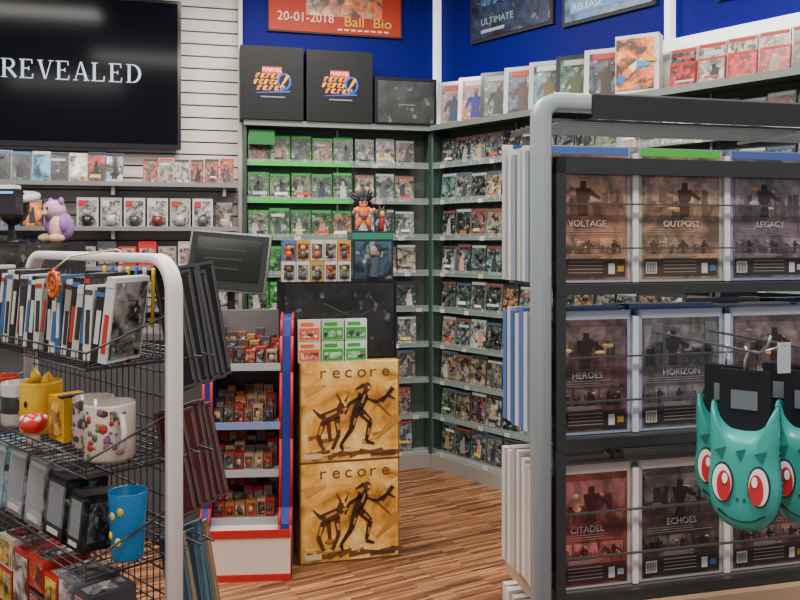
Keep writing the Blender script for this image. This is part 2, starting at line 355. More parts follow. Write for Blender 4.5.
# ------------------------------------------------------------------ left wall shelves
m=MB()
for z in (1.84,1.575,1.34,1.09,.84,.55):
    m.bx(-4.1,-1.37,-.28,-.032,z-.015,z,'paint',(.34,.32,.31)); m.bx(-4.1,-1.37,-.284,-.28,z-.02,z+.006,'plain',(.16,.16,.17))
    for x in (-3.9,-2.9,-2.1,-1.45): m.bx(x-.01,x+.01,-.22,-.032,z-.07,z-.02,'metal',(.4,.4,.4))
m.build('wall_shelf',CO,A)
m=MB()
LIT=[(.5,.45,.4),(.55,.09,.02),(.03,.08,.28),(.04,.16,.2),(.03,.03,.035),(.35,.02,.02),(.4,.38,.36),(.6,.18,.03),(.06,.24,.4)]
row(m,-4.0,-1.95,-.2,1.843,w=.1,h=.185,gap=.003,plastics=((.15,.15,.16),(.03,.05,.14),(.45,.44,.43),(.35,.03,.02)),bands=((.5,.5,.48),(.04,.15,.4),(.03,.03,.04),(.5,.04,.02)),art=LIT,mat='cover_l',lean=10)
row(m,-1.93,-1.38,-.2,1.843,w=.085,h=.16,plastics=((.3,.02,.02),(.04,.04,.04),(.4,.38,.36)),bands=((.5,.02,.02),(.04,.04,.04)),art=[(.4,.03,.02),(.12,.12,.12),(.3,.07,.03),(.4,.36,.34)],mat='cover_m')
row(m,-4.0,-2.3,-.2,1.578,w=.11,h=.16,plastics=((.3,.3,.3),(.04,.04,.05)),bands=((.4,.4,.38),(.1,.1,.1)),art=LIT,mat='cover_l')
MC=[(.02,.02,.02),(.4,.38,.36),(.05,.05,.06),(.15,.02,.02),(.35,.33,.3),(.08,.08,.09)]
for i in range(6):
    x=-2.3+i*.132; m.bx(x,x+.12,-.24,-.12,1.577,1.577+.175,'plain',[(.42,.39,.37),(.3,.28,.27),(.45,.43,.41)][i%3]); m.bx(x+.01,x+.11,-.243,-.24,1.59,1.735,'cover_m',(.3,.27,.25))
    mz=R.uniform(.0,.02)
    m.lathe([(.026,0),(.029,.06),(.025,.06)],(x+.058,-.252,1.577+mz),'gloss',MC[i],12); m.tube([(x+.084,-.255,1.59+mz),(x+.1,-.257,1.6+mz),(x+.1,-.257,1.62+mz),(x+.084,-.255,1.63+mz)],.004,'gloss',MC[i],6)
    m.bx(x+.01,x+.05,-.246,-.243,1.70,1.735,'plain',R.choice([(.4,.02,.02),(.05,.05,.05),(.45,.45,.43)]))
row(m,-1.5,-1.38,-.2,1.578,w=.1,h=.16)
for k in range(8):
    x=-2.3+k*.115; c=[(.3,.28,.27),(.06,.06,.07),(.4,.02,.015),(.5,.02,.015),(.2,.2,.2),(.4,.38,.35),(.03,.03,.04),(.3,.03,.02)][k]
    m.bx(x,x+.105,-.24,-.1,1.342,1.342+.12+.03*(k%2),'gloss',c); m.bx(x+.01,x+.095,-.243,-.24,1.36,1.45,'cover_m',(.3,.2,.16))
row(m,-4.0,-2.32,-.2,1.342,w=.12,art=LIT); row(m,-4.0,-1.4,-.2,1.092); row(m,-4.0,-1.4,-.2,.842,art=LIT)
m.build('boxed_merchandise_collection',CO,A)

# ------------------------------------------------------------------ central stack of game boxes
SO=(-.46,3.68,0); SA=A
def recbox(z0):
    m=MB(); w,h,d=.47,.463,.34
    m.bx(0,w,0,d,0,h,'amber_art'); 
    br=(.03,.012,.005); y=-.0005
    xt=.088
    for ch in 'recore': m.text(ch,.078,xt,-.001,.392,'plain',(.13,.05,.012),1.12); xt+=.059
    S=lambda a,b,w1,w2,c=br,t=.002: m.stroke(a,b,w1,w2,y,'plain',c,t)
    for k in range(16):
        xa=R.uniform(0.01,.36); za=R.choice([R.uniform(.02,.13),R.uniform(.02,.10)]); S((xa,za),(xa+R.uniform(.04,.09),za+R.uniform(-.01,.03)),R.uniform(.008,.03),.004,R.choice([(.32,.13,.025),(.5,.25,.06),(.2,.075,.015),(.7,.45,.16)]),.0006+.0001*k)
    S((.02,.33),(.12,.36),.05,.01,(.5,.24,.05)); S((.36,.1),(.465,.2),.01,.05,(.4,.17,.03)); S((.4,.34),(.46,.37),.03,.01,(.7,.45,.15))
    S((.27,.24),(.30,.31),.045,.055); S((.30,.31),(.31,.33),.02,.02)
    hd=[(.315+.02*math.cos(t*.785),.345+.022*math.sin(t*.785)) for t in range(8)]; m.prism(hd[::-1],-.003,-.0005,'plain',(.08,.03,.01))
    S((.30,.355),(.26,.335),.02,.006); S((.318,.34),(.33,.343),.014,.012,(.5,.25,.1),.004)
    S((.30,.305),(.36,.27),.022,.016); S((.36,.27),(.41,.30),.016,.012); S((.385,.27),(.44,.335),.014,.02); S((.42,.30),(.45,.28),.012,.006)
    S((.29,.30),(.23,.27),.02,.015); S((.23,.27),(.21,.22),.014,.01)
    S((.27,.245),(.33,.18),.04,.028); S((.33,.18),(.31,.09),.026,.016); S((.31,.09),(.35,.075),.02,.01)
    S((.265,.245),(.24,.15),.038,.026); S((.24,.15),(.19,.08),.024,.014); S((.19,.08),(.20,.05),.02,.01)
    for a,b in (((.29,.27),(.305,.31)),((.30,.215),(.325,.19)),((.26,.2),(.25,.17)),((.325,.15),(.32,.12)),((.32,.3),(.35,.285))): S(a,b,.012,.008,(.35,.14,.035),.003)
    S((.33,.30),(.43,.20),.012,.004,(.15,.05,.015))
    c2=(.08,.025,.007)
    S((.10,.20),(.18,.23),.055,.05,c2); S((.18,.23),(.205,.27),.035,.05,c2); S((.11,.19),(.085,.12),.03,.018,c2); S((.085,.12),(.11,.06),.022,.016,c2)
    S((.17,.21),(.18,.13),.03,.018,c2); S((.18,.13),(.15,.06),.02,.018,c2); S((.10,.21),(.06,.25),.02,.006,c2); S((.13,.2),(.14,.1),.022,.016,c2)
    for a,b in (((.12,.215),(.17,.235)),((.10,.17),(.09,.13)),((.175,.18),(.18,.15)),((.20,.24),(.22,.25))): S(a,b,.014,.010,(.45,.2,.05),.003)
    S((.205,.262),(.213,.266),.012,.012,(.75,.5,.15),.004)
    S((.19,.28),(.17,.32),.012,.004,c2); S((.21,.28),(.225,.31),.012,.004,c2)
    for k in range(9): S((.03+.05*k,.025+R.uniform(0,.02)),(.09+.05*k,.03+R.uniform(0,.03)),.03,.012,(.14,.05,.012))
    m.bx(.02,.1,-.004,0,.02,.045,'plain',(.5,.4,.22)); m.bx(.34,.45,-.004,0,.02,.035,'plain',(.06,.03,.015))
    m.bx(0,w,-.001,0,0,.008,'plain',(.12,.05,.015)); m.bx(0,.006,-.001,0,0,h,'plain',(.2,.09,.02)); m.bx(w-.006,w,-.001,0,0,h,'plain',(.2,.09,.02))
    m.build('cardboard_game_box',(SO[0],SO[1],z0),SA,.003)
recbox(.001); recbox(.467)
m=MB(); z0=.932
m.bx(-.075,.475,.075,.33,z0,z0+.37,'matteblack',(.006,.006,.007)); m.bx(-.06,.46,.073,.075,z0+.01,z0+.36,'darkart',(.010,.010,.013))
for a,b,w in (((.12,1.2),(.33,1.10),.007),((.3,1.14),(.42,1.2),.006),((.12,1.12),(.28,1.17),.005)): m.stroke(a,b,w,.001,.073,'plain',(.04,.045,.05),.001)
m.build('console_box',SO,SA,.004)
m=MB()
for i,(x,c,a) in enumerate(((.045,(.6,.45,.35),(.65,.09,.015)),(.155,(.35,.5,.32),(.03,.26,.03)),(.265,(.55,.6,.52),(.025,.3,.04)))):
    for k in range(2):
        m.bx(x-.052,x+.052,.015,.055,z0+.1*k,z0+.1*k+.097,'gloss',c)
        m.bx(x-.047,x+.047,.013,.015,z0+.1*k+.006,z0+.1*k+.06,'plain',a); m.bx(x-.04,x+.04,.012,.013,z0+.1*k+.016,z0+.1*k+.045,'cover_s',tuple(q*.8+.2 for q in a))
        m.bx(x-.04,x+.02,.0125,.015,z0+.1*k+.07,z0+.1*k+.085,'plain',a)
m.build('small_game_box_collection',SO,SA)
z1=1.303
m=MB()
for c in range(5):
    for k in range(2):
        x=-.07+c*.066; col=R.choice([(.55,.48,.42),(.4,.25,.04),(.45,.1,.03),(.04,.14,.3),(.5,.44,.38)])
        m.bx(x,x+.062,.10,.17,z1+k*.1,z1+k*.1+.097,'plain',col)
        m.bx(x+.006,x+.056,.098,.1,z1+k*.1+.01,z1+k*.1+.08,'cover_s',R.choice([(.12,.12,.12),(.35,.08,.03),(.14,.18,.06)]))
        m.tube([(x+.03,.097,z1+k*.1+.014),(x+.03,.096,z1+k*.1+.045)],[.014,.009],'plain',R.choice([(.05,.05,.1),(.4,.07,.02),(.08,.08,.08)]),8)
        m.ball((x+.03,.097,z1+k*.1+.06),(.012,.006,.012),'plain',R.choice([(.06,.05,.04),(.4,.22,.12),(.15,.07,.03)]),8)
m.build('toy_figure_box_collection',SO,SA)
m=MB()
m.bx(.27,.47,.12,.27,z1,z1+.235,'gloss',(.012,.025,.035)); m.bx(.28,.46,.117,.12,z1+.01,z1+.19,'cover_l',(.03,.06,.1)); m.bx(.27,.47,.117,.12,z1+.2,z1+.232,'plain',(.02,.17,.11))
m.tube([(.37,.116,z1+.02),(.375,.114,z1+.07),(.37,.114,z1+.11)],[.028,.02,.03],'plain',(.06,.07,.09),8); m.ball((.37,.113,z1+.145),(.02,.008,.024),'plain',(.3,.2,.15),10)
m.build('figure_window_box',SO,SA,.003)
# action figure with spiky hair
m=MB(); zf=z1+.236; cx,cy=.335,.19; OR=(.7,.12,.012); SK=(.55,.27,.14); HK=(.006,.006,.008)
m.lathe([(.05,0),(.05,.006),(.045,.01)],(cx,cy,zf),'gloss',(.02,.02,.03),18)
K=1.15
m.M=Matrix.Translation((cx,cy,zf))@Matrix.Diagonal((K,K,K,1))@Matrix.Translation((-cx,-cy,-zf))
for sx in(-1,1):
    m.tube([(cx+sx*.012,cy,zf+.062),(cx+sx*.022,cy-.004,zf+.036),(cx+sx*.026,cy,zf+.016)],[.014,.013,.009],'plain',OR,8)
    m.ball((cx+sx*.027,cy-.006,zf+.014),(.009,.014,.007),'plain',(.02,.05,.25),8)
    m.tube([(cx+sx*.022,cy,zf+.098),(cx+sx*.042,cy-.008,zf+.082),(cx+sx*.04,cy-.026,zf+.092)],[.011,.009,.007],'plain',SK,8)
    m.ball((cx+sx*.04,cy-.03,zf+.095),(.008,.008,.008),'plain',SK,8); m.ball((cx+sx*.022,cy,zf+.098),(.013,.012,.012),'plain',OR,8)
m.tube([(cx,cy,zf+.058),(cx,cy,zf+.072),(cx,cy,zf+.095),(cx,cy,zf+.106)],[.02,.019,.025,.012],'plain',OR,10)
m.lathe([(.021,0),(.021,.008)],(cx,cy,zf+.064),'plain',(.03,.06,.35),10)
m.ball((cx,cy,zf+.124),(.019,.019,.022),'plain',SK,12)
for sx in(-1,1): m.ball((cx+sx*.007,cy-.018,zf+.126),(.004,.002,.004),'plain',(.02,.02,.02),6)
for a,l in ((-70,.06),(-35,.07),(0,.07),(30,.07),(65,.06),(-100,.045),(100,.045),(15,.06),(-50,.065),(48,.065)):
    d=Vector((math.sin(rad(a)),.25,math.cos(rad(a)))).normalized(); p=Vector((cx,cy+.006,zf+.132)); m.tube([p,p+d*l*.5,p+d*l],[.017,.013,.001],'plain',HK,7)
for a in(-40,-10,25): 
    p=Vector((cx+.012*math.sin(rad(a)),cy-.012,zf+.142)); m.tube([p,p+Vector((math.sin(rad(a))*.02,-.012,-.012))],[.007,.001],'plain',HK,6)
m.build('action_figure',SO,SA)
m=MB(); m.lathe([(.03,0),(.03,.004)],(.43,.2,zf),'plain',(.02,.02,.02),14)
m.tube([(.43,.2,zf+.004),(.425,.2,zf+.03),(.43,.2,zf+.06),(.43,.19,zf+.075)],[.014,.016,.02,.008],'plain',(.3,.03,.02),8); m.ball((.43,.19,zf+.09),(.015,.015,.018),'plain',(.45,.28,.1),10)
for a in(-60,-20,20,60): m.tube([(.43,.19,zf+.095),(.43+.04*math.sin(rad(a)),.2,zf+.095+.04*math.cos(rad(a)))],[.012,.001],'plain',(.05,.03,.01),6)
for sx in(-1,1): m.tube([(.43+sx*.015,.2,zf+.06),(.43+sx*.03,.195,zf+.04),(.43+sx*.026,.18,zf+.03)],[.008,.007,.005],'plain',(.1,.2,.4),6)
m.build('action_figure',SO,SA)

# ------------------------------------------------------------------ blue and red cardboard stand
m=MB(); W=.395
def side(x0,x1):
    prof=[(-.18,0),(.2,0),(.2,1.16),(.02,1.16),(-.03,1.13),(-.06,1.06),(-.09,.9),(-.1,.6),(-.13,.3),(-.18,.24)]
    n=len(prof)
    m.add([(x0,y,z) for y,z in prof]+[(x1,y,z) for y,z in prof],[tuple(range(n))[::-1],tuple(range(n,2*n))]+[(i,(i+1)%n,(i+1)%n+n,i+n) for i in range(n)],'plain',(.01,.025,.2))
    pp=[( y-.004,z) for y,z in prof[3:]]+[(-.184,0.0)]
    for (ya,za),(yb,zb) in zip(pp,pp[1:]):
        for xa in (x0,x1):
            m.tube([(xa,ya,za),(xa,yb,zb)],.007,'plain',(.42,.012,.012),6)
side(0,.035); side(W-.05,W)
m.bx(.035,W-.05,.17,.2,0,1.16,'plain',(.13,.11,.11))
m.bx(-.005,W+.0,-.2,.17,0,.215,'plain',(.62,.50,.42)); m.bx(-.01,W+.0,-.206,-.2,0,.03,'plain',(.42,.012,.012)); m.bx(-.01,W+.0,-.206,-.2,.19,.225,'plain',(.42,.012,.012))
for z in (.235,.45,.665,.93): m.bx(.035,W-.05,-.1,.17,z-.014,z,'plain',(.3,.28,.27)); m.bx(.035,W-.05,-.108,-.1,z-.02,z+.012,'plain',(.3,.3,.33) if z>.9 or z<.5 else (.15,.2,.35))
m.build('cardboard_display_stand',(-.892,3.70,0),4)
m=MB()
for z in (.236,.451,.666,.931):
    for yy in(0.06,0.0,-.06):
        x=.04
        while x<W-.1:
            w=R.uniform(.035,.05); h=R.uniform(.08,.11)*(1.45 if yy>.05 else (1.15 if yy==0 else .75))
            c=R.choice([(.28,.015,.012),(.28,.12,.03),(.05,.04,.05),(.3,.2,.12),(.16,.06,.03),(.06,.04,.03)])
            m.bx(x,x+w,yy,yy+.05,z,z+h,'plain',c); m.bx(x+.004,x+w-.004,yy-.002,yy,z+.01,z+h*.85,'cover_s',R.choice([(.32,.22,.14),(.22,.03,.02),(.08,.07,.07)]))
            m.ball((x+w/2,yy-.004,z+h*.5),(w*.26,.004,h*.2),'plain',R.choice([(.35,.04,.02),(.4,.24,.14),(.05,.05,.05)]),8)
            x+=w+.004
m.build('toy_figure_collection',(-.892,3.70,0),4)

# ------------------------------------------------------------------ counter + things
m=MB(); m.bx(-2.8,-.66,4.0,4.4,0,1.0,'paint',(.06,.06,.065)); m.bx(-2.85,-.62,3.96,4.44,1.0,1.04,'gloss',(.10,.09,.09)); m.build('sales_counter',(0,0,0),0,.005)
m=MB()
m.M=Matrix.Translation((-.89,4.15,1.041)); m.lathe([(.1,0),(.1,.012),(.02,.02),(.02,.26)],(0,.07,0),'plain',(.03,.03,.03))
m.M=m.M@Matrix.Translation((0,0,.345))@Matrix.Rotation(rad(-12),4,'X')@Matrix.Rotation(rad(5),4,'Y')
m.box((0,0,0),(.42,.03,.31),'gloss',(.07,.07,.07)); m.box((0,-.017,.0),(.40,.006,.29),'matteblack',(.01,.01,.011)); m.box((0,-.022,.01),(.34,.004,.22),'screen',(.013,.014,.013))
for k in range(3): m.box((-.02,-.0245,.06-k*.05),(.22-.03*k,.001,.004),'plain',(.04,.04,.035))
m.M=Matrix.Identity(4); m.build('desktop_monitor',(0,0,0),0,.003)
m=MB(); OX=-.22; T0=1.485
m.bx(-2.05+OX,-1.45+OX,4.1,4.34,1.042,1.26,'matteblack',(.015,.015,.02)); m.bx(-2.03+OX,-1.47+OX,4.097,4.1,1.05,1.25,'darkart',(.03,.03,.05))
m.bx(-2.02+OX,-1.48+OX,4.12,4.33,1.262,T0-.001,'matteblack',(.02,.02,.025)); m.bx(-2.0+OX,-1.5+OX,4.117,4.12,1.27,T0-.01,'darkart',(.03,.028,.025)); m.build('stacked_console_boxes',(0,0,0),0,.004)
m=MB(); PU=(.24,.11,.30); px,py,pz=-1.79,4.22,T0
m.M=Matrix.Translation((px,py,pz))@Matrix.Diagonal((.88,.88,.88,1))@Matrix.Rotation(rad(-35),4,'Z')@Matrix.Translation((-px,-py,-pz))
m.ball((px,py,pz+.095),(.085,.075,.095),'plush',PU); m.ball((px-.02,py-.03,pz+.195),(.075,.065,.062),'plush',(.42,.26,.36))
m.ball((px+.03,py-.05,pz+.09),(.05,.03,.07),'plush',(.55,.38,.33))
for sx in(-1,1):
    m.ball((px-.02+sx*.055,py-.02,pz+.245),(.022,.015,.028),'plush',PU,10)
    m.ball((px+sx*.055,py-.06,pz+.028),(.034,.05,.028),'plush',(.45,.3,.2)); m.ball((px+sx*.075,py-.03,pz+.11),(.022,.03,.045),'plush',PU)
    m.ball((px-.02+sx*.024,py-.09,pz+.205),(.009,.005,.012),'gloss',(.01,.01,.01),8)
m.ball((px-.02,py-.092,pz+.175),(.024,.014,.015),'plush',(.55,.38,.16),10)
m.M=Matrix.Identity(4)
m.build('plush_toy')
m=MB()
hx,hy,hz=-2.04,4.2,T0
m.lathe([(.07,0),(.07,.01),(.02,.02),(.015,.1)],(hx,hy,hz),'gloss',(.02,.02,.02))
m.ball((hx,hy+.02,hz+.19),(.08,.09,.1),'gloss',(.02,.02,.025))
m.tube([(hx+.11*math.cos(t),hy+.02+.13*math.sin(t),hz+.24+.02*math.sin(t)) for t in [i*math.pi/10 for i in range(20)]],.022,'gloss',(.5,.49,.48),8,True)
m.box((hx,hy-.12,hz+.21),(.2,.08,.13),'gloss',(.02,.02,.025)); m.box((hx,hy-.163,hz+.255),(.17,.006,.012),'emit',(.1,.3,.6)); m.box((hx,hy-.12,hz+.285),(.18,.07,.02),'gloss',(.65,.64,.63))
m.build('vr_headset')

# ------------------------------------------------------------------ left gondola
LO=(-.452,1.6,0); LA=-43.5
WH=(.68,.65,.62); DG=(.05,.05,.055)
def frame_path(L,H,r,sgn=-1):
    p=[(0,0,0),(0,0,H-r)]
    for i in range(1,8):
        a=rad(90*i/8); p.append((sgn*(r-r*math.cos(a)),0,H-r+r*math.sin(a)))
    p.append((sgn*r,0,H)); p.append((sgn*(L-r),0,H))
    for i in range(1,8):
        a=rad(90*i/8); p.append((sgn*(L-r+r*math.sin(a)),0,H-r+r*math.cos(a)))
    p.append((sgn*L,0,H-r)); p.append((sgn*L,0,0)); return p
m=MB()
m.tube(frame_path(.70,1.462,.07),.02,'paint',WH,square=(.016,.010))
m.box((-.35,0,.02),(.74,.36,.04),'paint',(.3,.3,.3))
x=-.73
while x<-.02: m.rod((x,0,.05),(x,0,1.43),.0014,'metal',DG,5); x+=.026
z=.08
while z<1.43: m.rod((-.74,0,z),(-.01,0,z),.0018,'metal',DG,5); z+=.05
LS=[1.262,1.062,.872,.675,.46,.25]
for z in LS:
    for sg,D in ((-1,.175),(1,.10)):
        for y in (.01,D*.35,D*.7,D): m.rod((-.745,sg*y,z-.004),(-.012,sg*y,z-.004),.002,'metal',DG,5)
        if sg<0:
            m.rod((-.745,sg*D,z+.028),(-.012,sg*D,z+.028),.0022,'metal',DG,5); m.rod((-.745,sg*D,z+.012),(-.012,sg*D,z+.012),.0015,'metal',DG,5)
        x=-.74
        while x<-.01:
            m.tube([(x,0,z-.004),(x,sg*D,z-.004),(x,sg*D,z+(.028 if sg<0 else .004))],.0013,'metal',DG,4); x+=.0285
        if sg<0:
            for xe in(-.745,-.012): m.tube([(xe,0,z+.09),(xe,sg*D,z+.028),(xe,sg*D,z-.004),(xe,0,z-.004)],.0024,'metal',DG,5)
m.build('gondola_rack',LO,LA)
m=MB(); x=-.72; i=0
SP=[(.55,.53,.5),(.02,.02,.022),(.5,.5,.48),(.18,.18,.19),(.012,.012,.015),(.55,.53,.5),(.03,.10,.22),(.5,.48,.45),(.02,.02,.02),(.45,.45,.44),(.03,.03,.035)]
while x<-.035:
    c=SP[i%len(SP)]; th=R.uniform(.013,.021)
    m.M=Matrix.Translation((x,-.085,LS[0]+.001))@Matrix.Rotation(rad(26+R.uniform(-5,5)),4,'Z')@Matrix.Rotation(rad(R.uniform(2,8)),4,'Y')
    h=R.uniform(.14,.172); m.box((0,0,h/2+.001),(th,.11,h),'gloss',c)
    tc=(.03,.03,.03) if c[0]>.3 else (.5,.5,.48)
    m.box((0,-.0557,h*R.uniform(.35,.5)),(th*.5,.0014,h*.45),'plain',[tc,(.04,.12,.3),tc,tc,(.4,.03,.02)][i%5]); m.box((th/2+.0008,0,h/2),(.0014,.10,h*.9),'cover_s',jit([(.12,.11,.11),(.05,.05,.06),(.2,.2,.2),(.06,.1,.18)][i%4]))
    m.box((0,-.056,h*.92),(th*.9,.001,h*.06),'plain',[(.5,.5,.5),(.4,.03,.02),(.05,.05,.05),(.04,.12,.3)][i%4])
    x+=.0275; i+=1
m.M=Matrix.Identity(4)
m.build('slim_case_collection',LO,LA)
m=MB()
for k in range(7):
    x=-.27+k*.035; c=[(.65,.42,.02),(.03,.1,.4),(.5,.5,.5)][k%3]
    m.tube([(x,-.014,LS[0]+.06),(x+.005,-.014,LS[0]+.165),(x+.012,-.018,LS[0]+.180)],.0045,'gloss',c,6)
m.build('pen_collection',LO,LA)
m=MB()
mx_,mz_=-.20,1.37
m.tube([(mx_+.024*math.cos(t*.3927),-.155,mz_+.04+.024*math.sin(t*.3927)) for t in range(16)],.005,'gloss',(.5,.10,.01),8,True)
m.tube([(mx_+.010*math.cos(t*.785),-.155,mz_+.04+.010*math.sin(t*.785)) for t in range(8)],.004,'gloss',(.5,.12,.02),8,True)
for k in range(8):
    a=k*math.pi/4; m.rod((mx_,-.155,mz_+.04),(mx_+.033*math.cos(a),-.155,mz_+.04+.033*math.sin(a)),.003,'gloss',(.4,.06,.01))
m.tube([(mx_,-.155,mz_+.07),(mx_,-.12,mz_+.097),(mx_,-.02,mz_+.109),(mx_,.018,mz_+.095)],.002,'metal',(.5,.4,.3))
m.build('keychain_medallion',LO,LA)
def mug(x,y,z,r,h,col,mat='gloss',band=None,hang=200,name='coffee_mug',inner=(.5,.5,.5),extra=None):
    m=MB(); m.M=Matrix.Translation((x,y,z))
    m.lathe([(r*.9,0),(r,h*.06),(r,h*.96),(r*.98,h),(r*.9,h),(r*.88,h*.1)],(0,0,0),mat,col,24)
    m.lathe([(.001,h*.1),(r*.89,h*.1)],(0,0,0),'gloss',inner,24)
    if band: 
        m.lathe([(r*1.005,h*.3),(r*1.01,h*.32),(r*1.01,h*.68),(r*1.005,h*.7)],(0,0,0),'gloss',band,24)
    a=rad(hang); d=Vector((math.cos(a),math.sin(a),0))
    m.tube([d*r*.95+Vector((0,0,h*.82)),d*(r+.022)+Vector((0,0,h*.84)),d*(r+.034)+Vector((0,0,h*.6)),d*(r+.03)+Vector((0,0,h*.35)),d*r*.97+Vector((0,0,h*.18))],.006,'gloss',col if mat=='gloss' else (.5,.4,.36),8)
    if extra: extra(m,r,h)
    m.build(name,LO,LA)
zr=LS[1]+.001
mug(-.66,-.09,zr,.042,.1,(.5,.03,.02),band=(.02,.02,.02))
mug(-.54,-.09,zr,.042,.1,(.55,.53,.5),band=(.03,.03,.03))
def ears(m,r,h):
    for sx in(-1,1):
        m.tube([(sx*r*.6,0,h*.95),(sx*r*.75,0,h*1.1),(sx*r*.85,0,h*1.22)],[.014,.011,.002],'gloss',(.75,.45,.02),8)
        m.ball((sx*r*.4,-r*.93,h*.6),(.006,.004,.008),'gloss',(.01,.01,.01),8); m.ball((sx*r*.65,-r*.78,h*.35),(.008,.004,.008),'gloss',(.6,.04,.03),8)
mug(-.43,-.085,zr,.046,.115,(.75,.43,.015),hang=160,extra=ears)
m=MB(); m.bx(-.355,-.28,-.10,-.03,zr,zr+.095,'plain',(.75,.4,.015)); m.bx(-.347,-.288,-.102,-.10,zr+.01,zr+.08,'cover_m',(.7,.38,.03)); m.bx(-.30,-.28,-.104,-.03,zr+.095,zr+.1,'plain',(.03,.03,.03)); m.build('mug_box',LO,LA,.002)
m=MB(); m.tube([(-.33,-.142,zr),(-.33,-.142,zr+.03)],[.014,.012],'gloss',(.7,.6,.48),12); m.ball((-.33,-.142,zr+.042),(.028,.028,.024),'gloss',(.6,.02,.015)); 
for a in range(0,360,60): m.ball((-.33+.022*math.cos(rad(a)),-.142+.022*math.sin(rad(a)),zr+.053),(.007,.007,.007),'gloss',(.8,.8,.8),8)
m.build('mushroom_figurine',LO,LA)
def dots(m,r,h):
    for k in range(60):
        a=rad(R.uniform(-190,10)); z=R.uniform(.08,.92)*h; q=R.uniform(.003,.010)
        m.ball((r*math.cos(a),r*math.sin(a),z),(q,.002,q*R.uniform(.6,1.4)),'gloss',R.choice([(.3,.03,.02),(.05,.05,.1),(.4,.2,.03),(.05,.12,.05),(.2,.06,.14),(.05,.03,.03),(.15,.1,.08)]),7,(0,0,a+math.pi/2))
mug(-.10,-.085,zr,.050,.112,(.55,.47,.42),hang=-8,extra=dots)
mug(-.213,-.065,zr,.042,.105,(.5,.42,.38),hang=120,extra=dots)
zr=LS[2]+.001
def winbox(x,w,h,c,a,name='figure_window_box'):
    m=MB(); m.M=Matrix.Translation((x,-.1,zr))@Matrix.Rotation(rad(-6),4,'X')@Matrix.Translation((0,0,.006))
    d=.09; t=.008
    m.bx(-w/2,w/2,d/2-t,d/2,0,h,'plain',a); m.bx(-w/2,-w/2+t,-d/2,d/2,0,h,'plain',c); m.bx(w/2-t,w/2,-d/2,d/2,0,h,'cover_m',c)
    m.bx(-w/2,w/2,-d/2,d/2,h-t,h,'plain',c); m.bx(-w/2,w/2,-d/2,d/2,0,t,'plain',c)
    m.bx(-w/2,w/2,-d/2,-d/2+.003,0,h*.22,'plain',c); m.bx(-w/2,w/2,-d/2,-d/2+.003,h*.88,h,'plain',c)
    m.bx(-w/2,w/2,-d/2,-d/2+.001,h*.22,h*.88,'clear',(.7,.75,.8))
    m.ball((0,0,h*.6),(w*.26,w*.22,h*.17),'plain',a); m.tube([(0,0,.01),(0,0,h*.25),(0,0,h*.45)],[w*.2,w*.17,w*.12],'plain',jit(a),10)
    for sx in(-1,1): m.ball((sx*w*.1,-w*.2,h*.6),(.005,.004,.007),'gloss',(.01,.01,.01),6)
    m.box((0,-d/2-.001,h*.11),(w*.6,.001,h*.08),'plain',(.5,.5,.5)); m.box((w/2+.001,0,h*.5),(.001,d*.7,h*.7),'cover_m',tuple(q*.6+.1 for q in c)); m.build(name,LO,LA)
winbox(-.67,.09,.13,(.06,.2,.38),(.4,.5,.6)); winbox(-.56,.1,.14,(.3,.42,.5),(.1,.18,.3)); winbox(-.44,.095,.145,(.28,.3,.33),(.15,.15,.17)); winbox(-.335,.09,.14,(.3,.3,.3),(.3,.26,.22)); winbox(-.235,.085,.125,(.025,.025,.03),(.1,.1,.11)); winbox(-.14,.06,.11,(.02,.02,.02),(.1,.08,.08))
m=MB(); m.M=Matrix.Translation((-.052,-.072,zr)); m.lathe([(.030,0),(.031,.004),(.038,.13),(.0375,.132),(.035,.13),(.029,.01)],(0,0,0),'gloss',(.006,.14,.33),24)
m.lathe([(.001,.01),(.029,.01)],(0,0,0),'gloss',(.02,.1,.2),24)
for k,(a,z,c) in enumerate(((-95,.05,(.7,.5,.03)),(-60,.04,(.7,.5,.03)),(-80,.09,(.6,.45,.06)),(-120,.08,(.03,.06,.2)),(-50,.1,(.6,.4,.03)))):
    rr=.0315+.0055*z/.13; m.ball((rr*math.cos(rad(a)),rr*math.sin(rad(a)),z),(.007,.003,.009),'gloss',c,8,(0,0,rad(a+90)))
m.build('drinking_tumbler',LO,LA)
m=MB(); zr=LS[3]+.001; x=-.73; k=0
while x<-.1:
    w=R.uniform(.06,.085); n=2 if k%2 else 1
    for j in range(n):
        h=R.uniform(.06,.08) if n==2 else R.uniform(.11,.14); z=zr+j*.083
        c=[(.42,.02,.015),(.5,.47,.44),(.35,.02,.015),(.15,.15,.16),(.04,.04,.05),(.45,.03,.02)][(k*2+j)%6]
        m.bx(x,x+w,-.15,-.05,z,z+h,'gloss',c); m.bx(x+.006,x+w-.006,-.152,-.15,z+.008,z+h-.008,'cover_s',[(.6,.4,.06),(.4,.4,.4),(.5,.05,.03)][k%3]); m.bx(x+.01,x+w-.01,-.14,-.06,z+h,z+h+.0015,'cover_s',[(.45,.45,.45),(.4,.03,.02),(.2,.2,.2)][(k+j)%3])
    x+=w+.006; k+=1
for q,zz in ((0,LS[4]),(1,LS[5])):
    x=-.73
    while x<-.1: 
        w=R.uniform(.07,.1); m.bx(x,x+w,-.15,-.05,zz+.001,zz+R.uniform(.1,.15),'cover_m',R.choice([(.6,.05,.04),(.5,.5,.5),(.1,.2,.4)])); x+=w+.01
m.build('boxed_toy_collection',LO,LA)
